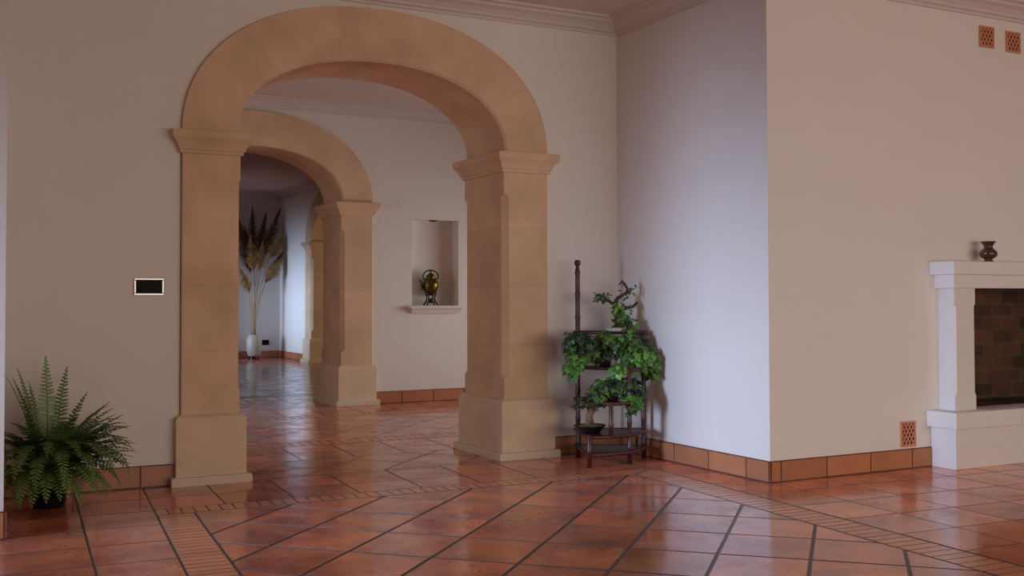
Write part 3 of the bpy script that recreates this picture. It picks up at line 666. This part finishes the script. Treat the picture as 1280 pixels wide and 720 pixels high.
# bonsai on the top shelf
bs = thing('bonsai', (4.60, 6.93, 0.955), 'twisted dark bonsai in a white tray on the top shelf', 'bonsai')
mb = MB(); mb.box((4.505, 6.875, 0.955), (4.665, 6.985, 0.982), 0, 0, 0.006); mb.build('tray', M['white_tray'], bs)
mb = MB(); mb.lathe((4.585, 6.93, 0.980), [(0.0005, 0.0), (0.062, 0.0), (0.052, 0.014), (0.03, 0.026), (0.0005, 0.032)], 16, sy=0.7); mb.build('soil_mound', M['vase'], bs)
mb = MB(); Y_ = 6.93
def wig(pts): return [(x, Y_ + dy, z) for x, dy, z in pts]
mb.tube(wig([(4.590, 0, 0.985), (4.578, 0.005, 1.03), (4.570, -0.005, 1.09), (4.560, 0, 1.14), (4.565, 0, 1.18)]), [0.028, 0.022, 0.020, 0.020, 0.018], 9)
mb.tube(wig([(4.565, 0, 1.17), (4.585, 0.01, 1.205), (4.625, 0, 1.228), (4.660, -0.01, 1.247), (4.668, 0, 1.28), (4.645, 0, 1.315), (4.622, 0, 1.335), (4.606, 0, 1.318)]), [0.017, 0.015, 0.013, 0.012, 0.010, 0.009, 0.009, 0.005], 8)
mb.tube(wig([(4.56, 0, 1.15), (4.525, 0.01, 1.175), (4.48, 0, 1.20), (4.44, -0.01, 1.215), (4.40, 0, 1.235), (4.365, 0, 1.25)]), [0.016, 0.012, 0.009, 0.007, 0.005, 0.002], 8)
mb.tube(wig([(4.50, 0, 1.185), (4.46, -0.02, 1.18), (4.41, -0.02, 1.195)]), [0.008, 0.006, 0.002], 6)
mb.tube(wig([(4.58, 0, 1.10), (4.63, -0.01, 1.125), (4.68, 0, 1.135), (4.72, 0.0, 1.14), (4.755, 0.005, 1.165), (4.765, 0.005, 1.175)]), [0.013, 0.014, 0.013, 0.012, 0.012, 0.007], 8)
mb.tube(wig([(4.655, 0, 1.25), (4.70, 0, 1.262), (4.74, -0.005, 1.285)]), [0.008, 0.005, 0.002], 6)
mb.build('trunk', M['bark'], bs)
mb = MB(); mb.nomerge = True; mb.norecalc = True
for (x, z, rx, rz, n_, tb, ls) in ((4.46, 1.21, 0.055, 0.025, 26, -.6, .032), (4.40, 1.21, 0.045, 0.035, 20, -.5, .034), (4.575, 1.125, 0.05, 0.045, 46, .3, .036), (4.63, 1.10, 0.05, 0.045, 34, .2, .036), (4.585, 1.06, .04, .03, 22, -.1, .034),
                               (4.66, 1.235, .035, .03, 10, -.4, .036), (4.70, 1.265, .035, .02, 7, -.1, .036), (4.615, 1.33, .022, .015, 5, -.6, .034), (4.75, 1.29, .015, .008, 3, -.5, .04), (4.64, 1.03, .06, .04, 26, .2, .045)):
    for k in range(n_):
        p = (x + rnd(-1, 1) * rx, 6.92 + rnd(-1, 1) * 0.04, z + rnd(-1, 1) * rz)
        leaf(mb, p, (rnd(-.6, .3), -0.6, rnd(0, 1)), (rnd(-1, 1), rnd(-.5, .5), rnd(-.8, .3)), ls * rnd(.7, 1.2), OVAL, max(-1, min(1, tb + random.gauss(0, .3))))
mb.build('foliage', M['ivy'], bs)

# small bonsai on the lowest shelf
b2 = thing('bonsai', (4.24, 6.78, 0.222), 'small bonsai with pale swollen trunk in a black bowl on the low shelf', 'bonsai')
c2 = (4.245, 6.795)
mb = MB(); mb.lathe((c2[0], c2[1], 0.222), [(0.0005, 0.0), (0.075, 0.0), (0.08, 0.008), (0.105, 0.035), (0.122, 0.052), (0.124, 0.058), (0.115, 0.058), (0.10, 0.045), (0.0005, 0.044)], 26, sy=0.85); mb.build('bowl', M['black_pot'], b2)
mb = MB(); mb.lathe((c2[0], c2[1], 0.262), [(0.106, 0.0), (0.095, 0.012), (0.06, 0.022), (0.02, 0.028), (0.0005, 0.029)], 18, sy=0.85); mb.build('moss', M['moss'], b2)
mb = MB(); X_, Y2_ = c2
mb.tube([(X_ - .004, Y2_, .295), (X_ - .01, Y2_, .34), (X_ + .012, Y2_, .375), (X_ + .018, Y2_, .41), (X_ + .0, Y2_, .435)], [.030, .026, .026, .031, .018], 10)
mb.tube([(X_ - .026, Y2_ - .01, .275), (X_ - .018, Y2_, .32), (X_ - .006, Y2_, .39)], [.016, .012, .016], 8)
mb.tube([(X_ + .024, Y2_ - .01, .275), (X_ + .012, Y2_, .33), (X_ + .024, Y2_, .40)], [.014, .011, .014], 8)
mb.tube([(X_, Y2_, .42), (X_ - .05, Y2_, .445), (X_ - .10, Y2_, .425), (X_ - .128, Y2_, .415)], [.010, .007, .004, .002], 6)
mb.tube([(X_, Y2_, .42), (X_ + .05, Y2_, .45), (X_ + .10, Y2_, .44)], [.010, .006, .002], 6)
mb.build('trunk', M['pale_bark'], b2)
mb = MB(); mb.nomerge = True; mb.norecalc = True
for (x, z, rx, rz, n_) in ((-.06, .445, .06, .035, 34), (.03, .45, .07, .035, 40), (.0, .41, .06, .02, 16), (.09, .435, .03, .02, 10), (-.125, .42, .02, .012, 5), (-.05, .49, .04, .03, 14)):
    for k in range(n_):
        leaf(mb, (X_ + x + rnd(-1, 1) * rx, Y2_ + rnd(-1, 1) * .06, z + rnd(-1, 1) * rz), (rnd(-.6, .4), -.6, rnd(0, 1)), (rnd(-1, 1), rnd(-.5, .5), rnd(-.8, .3)), .034 * rnd(.7, 1.2), OVAL, max(-1, min(1, random.gauss(-.1, .5))))
mb.build('foliage', M['dull_leaf'], b2)

# ------------------------------------------------------------------ fern in the left corner
fc = (0.60, 6.90)
fr_ = thing('potted_fern', (fc[0], fc[1], 0), 'bushy green fern on the floor in the left corner', 'fern')
pot(fr_, (fc[0], fc[1], 0), 0.09, 0.115, 0.19, M['black_pot'])
def frond(a, elev, length, droop, wmax, tone, base_off=0.04):
    """arching blade with toothed leaflets on both sides of the midrib"""
    d = Vector((math.cos(a), math.sin(a), 0)); p = Vector((fc[0], fc[1], 0.20)) + d * base_off
    e = elev; n_ = 26; pts = [p.copy()]; dirs = []
    for i in range(n_):
        v = d * math.cos(e) + Vector((0, 0, math.sin(e))); dirs.append(v); p = p + v * (length / n_); pts.append(p.copy()); e -= droop / n_ * (0.35 + 1.3 * i / n_)
    for q in pts:
        q.y = min(q.y, YA - 0.03); q.x = max(q.x, XL_ + 0.03); q.z = max(q.z, 0.02)
    mb = MB(); mb.nomerge = True; mb.norecalc = True
    mb.tube(pts, [0.0035 * (1 - 0.8 * i / n_) + 0.0006 for i in range(n_ + 1)], 5, -0.6)
    side0 = Vector((-d.y, d.x, 0))
    side0 = Vector((-d.y, d.x, 0)); npin = max(12, int(length / 0.0215))
    for i in range(1, npin + 1):
        f = (i - 0.3) / npin; ff_ = f * n_; k = min(n_ - 1, int(ff_)); P = pts[k].lerp(pts[k + 1], ff_ - k); v = dirs[k]
        wl = wmax * (min(1, f / 0.22) * 0.55 + 0.45) * (1 - f ** 2.4) + 0.005
        for sg in (1, -1):
            t = (side0 * sg + v * rnd(.18, .42) + Vector((0, 0, rnd(-.25, -.02)))).normalized()
            hw = 0.0098 * (1 - 0.35 * f)
            P2 = P + v * (0.009 if sg > 0 else 0)
            q5 = [P2 - v * hw, P2 + t * wl * 0.45 - v * hw * 1.0, P2 + t * wl * 0.8 - v * hw * .55, P2 + t * wl + v * .004, P2 + t * wl * 0.8 + v * hw * .75, P2 + t * wl * 0.45 + v * hw * 1.1, P2 + v * hw]
            for q in q5:
                q.y = min(q.y, YA - 0.018); q.x = max(q.x, XL_ + 0.018); q.z = max(q.z, 0.012)
            mb.face(q5, max(-1, min(1, tone + 0.25 * f + rnd(-.15, .15))))
    return mb.build('frond', M['fern'], fr_)
random.seed(21)
FR = []   # azimuth, elevation, length, droop, leaflet length, tone
for az, el, ln, dr, tn in ((95, 86, .67, .2, .5), (150, 81, .62, .25, .3), (172, 78, .60, .35, .2), (60, 79, .62, .25, .4), (-165, 80, .58, .35, 0), (140, 84, .52, .2, .1), (30, 74, .50, .5, .1)):
    FR.append((az, el, ln, dr, .068, tn))                          # upright ones
for az, el, ln, dr, tn in ((16, 50, .50, .6, .4), (4, 50, .50, 1.0, .4), (10, 40, .46, .9, .3), (-4, 36, .48, .9, .5), (-3, 24, .45, .6, .4), (-14, 40, .48, 1.3, .3), (24, 60, .50, .8, 0), (-20, 50, .50, 1.7, .3), (6, 60, .50, 1.3, -.1), (-30, 44, .48, 1.8, .2), (12, 66, .50, .7, -.3)):
    FR.append((az, el, ln, dr, .080, tn))                          # the fan to the right
    FR.append((az - 9, el - 6, ln * .93, dr * 1.15, .078, tn - .25))
for k in range(36):                                                # arching down in front and over the pot
    FR.append((-182 + k * 4.7, (12, 50, 30, 62)[k % 4] + rnd(-5, 5), (.39, .54, .46, .52)[k % 4] + rnd(-.03, .03), (1.6, 2.6, 2.2, 2.2)[k % 4], .080, (.35, 0, .2, -.3)[k % 4]))
for k in range(22):
    FR.append((-185 + k * 10, rnd(56, 76), rnd(.38, .52), rnd(.9, 1.7), .068, rnd(-.6, .1)))
for a, e, l, dr, wm, tn in FR: frond(R(a + rnd(-4, 4)), R(e), l, dr, wm, tn)

# ------------------------------------------------------------------ pampas grass in the far room
vx, vy = 5.74, 22.02
pv = thing('floor_vase', (vx, vy, 0), 'tall cream floor vase holding pampas grass in the far room', 'vase')
mb = MB(); mb.lathe((vx, vy, 0.055), [(0.10, 0.0), (0.125, 0.02), (0.148, 0.12), (0.155, 0.24), (0.150, 0.34), (0.125, 0.405), (0.108, 0.425), (0.112, 0.44), (0.095, 0.44), (0.09, 0.40), (0.0005, 0.38)], 28); mb.build('body', M['cream'], pv)
mb = MB(); mb.lathe((vx, vy, 0.0), [(0.0005, 0.0), (0.105, 0.0), (0.11, 0.01), (0.102, 0.058), (0.0005, 0.058)], 24); mb.build('foot', M['vase'], pv)
def pampas(label, tip, pl, wd, mk, bend, seed):
    """stalk out of the vase and a feathery plume whose tip is at the given point; pl = plume length"""
    random.seed(seed); rr = random
    base = Vector((vx + rr.uniform(-.05, .05), vy + rr.uniform(-.05, .05), 0.455)); T_ = Vector(tip)
    root = thing('pampas_grass', base, label, 'pampas grass', 'pampas grass stalks in the floor vase')
    def P(t):
        q = base.lerp(T_, t); s_ = math.sin(math.pi * t)
        return q + Vector((0, 0, 0.10 * s_)) + Vector((T_.x - base.x, 0, 0)) * (-0.18 * s_) + Vector((bend * t ** 4, 0, 0))
    tot = (T_ - base).length; tp = max(0.1, 1 - pl / tot)
    mb = MB(); mb.tube([P(i / 14) for i in range(15)], [0.008 - 0.005 * i / 14 for i in range(15)], 5); mb.build('stalk', M['straw'], root)
    mb = MB(); mb.nomerge = True; mb.norecalc = True
    lean = Vector((rr.uniform(-.3, .6), rr.uniform(-.5, .2), 0))
    for k in range(900):
        f = rr.random(); q0 = tp + (1 - tp) * f; c = P(q0); ax = (P(min(1, q0 + .02)) - P(q0 - .02)).normalized()
        rad = wd * ((f / .3) ** 0.5 if f < .3 else 1 - (f - .3) / .7)  * rr.choice((rr.uniform(.35, 1.2), rr.uniform(.5, 1.2), rr.uniform(1.0, 1.9)))
        az = rr.uniform(0, 2 * math.pi); u = ax.orthogonal().normalized(); v = ax.cross(u); o = u * math.cos(az) + v * math.sin(az) + lean * 0.35
        m1 = c + ax * 0.06 + o * rad * .35; m2 = c + ax * 0.10 + o * rad * .8; tipp = c + ax * rr.uniform(.08, .20) + o * rad * 1.15 - Vector((0, 0, rr.uniform(.0, .10)))
        for q in (m1, m2, tipp): q.x = min(q.x, XF - .05); q.y = min(q.y, YF - .04)
        wv = ax.cross(o).normalized() * 0.006; wz = Vector((0, 0, 0.006)); tt = rr.uniform(-1, 1)
        mb.face([c, m1 - wv, m1 + wz], tt); mb.face([m1 - wv, m2 - wz, m2 + wv, m1 + wz], tt); mb.face([m2 - wz, tipp, m2 + wv], tt)
    mb.build('plume', M[mk], root)
B_, C_ = 'plume_brown', 'plume_cream'
pampas('tall dark brown pampas plume nearest the left arch pillar', (5.44, 22.12, 2.86), 1.19, .15, B_, 0, 1)
pampas('tallest dark brown pampas plume straight above the cream vase', (5.74, 22.18, 3.02), 1.06, .11, B_, 0, 2)
pampas('slim dark brown pampas plume right of the tallest one', (6.00, 22.14, 2.92), 1.06, .12, B_, 0, 3)
pampas('wide brown pampas plume leaning far right, upper one', (6.21, 22.06, 2.98), 1.06, .14, B_, .03, 4)
pampas('dark brown drooping pampas plume, lowest at the right against the side wall', (6.24, 21.96, 2.12), 0.75, .11, B_, .03, 5)
pampas('cream pampas plume in the middle, left of the vase centre', (5.64, 21.95, 2.40), .75, .12, C_, 0, 6)
pampas('cream pampas plume hanging in front of the wide brown one', (6.22, 21.90, 2.50), .6, .12, C_, .03, 7)
pampas('low cream pampas plume spreading to the right', (6.20, 21.86, 2.02), .6, .11, C_, .03, 8)
pampas('low cream pampas plume at the far left beside the pillar', (5.46, 21.9, 1.75), .6, .10, C_, 0, 9)
pampas('cream pampas plume between the two slim brown ones', (5.86, 21.9, 2.28), .65, .10, C_, 0, 10)
pampas('brown pampas plume behind the cream ones at the centre left', (5.58, 22.16, 2.60), 1.00, .12, B_, 0, 11)
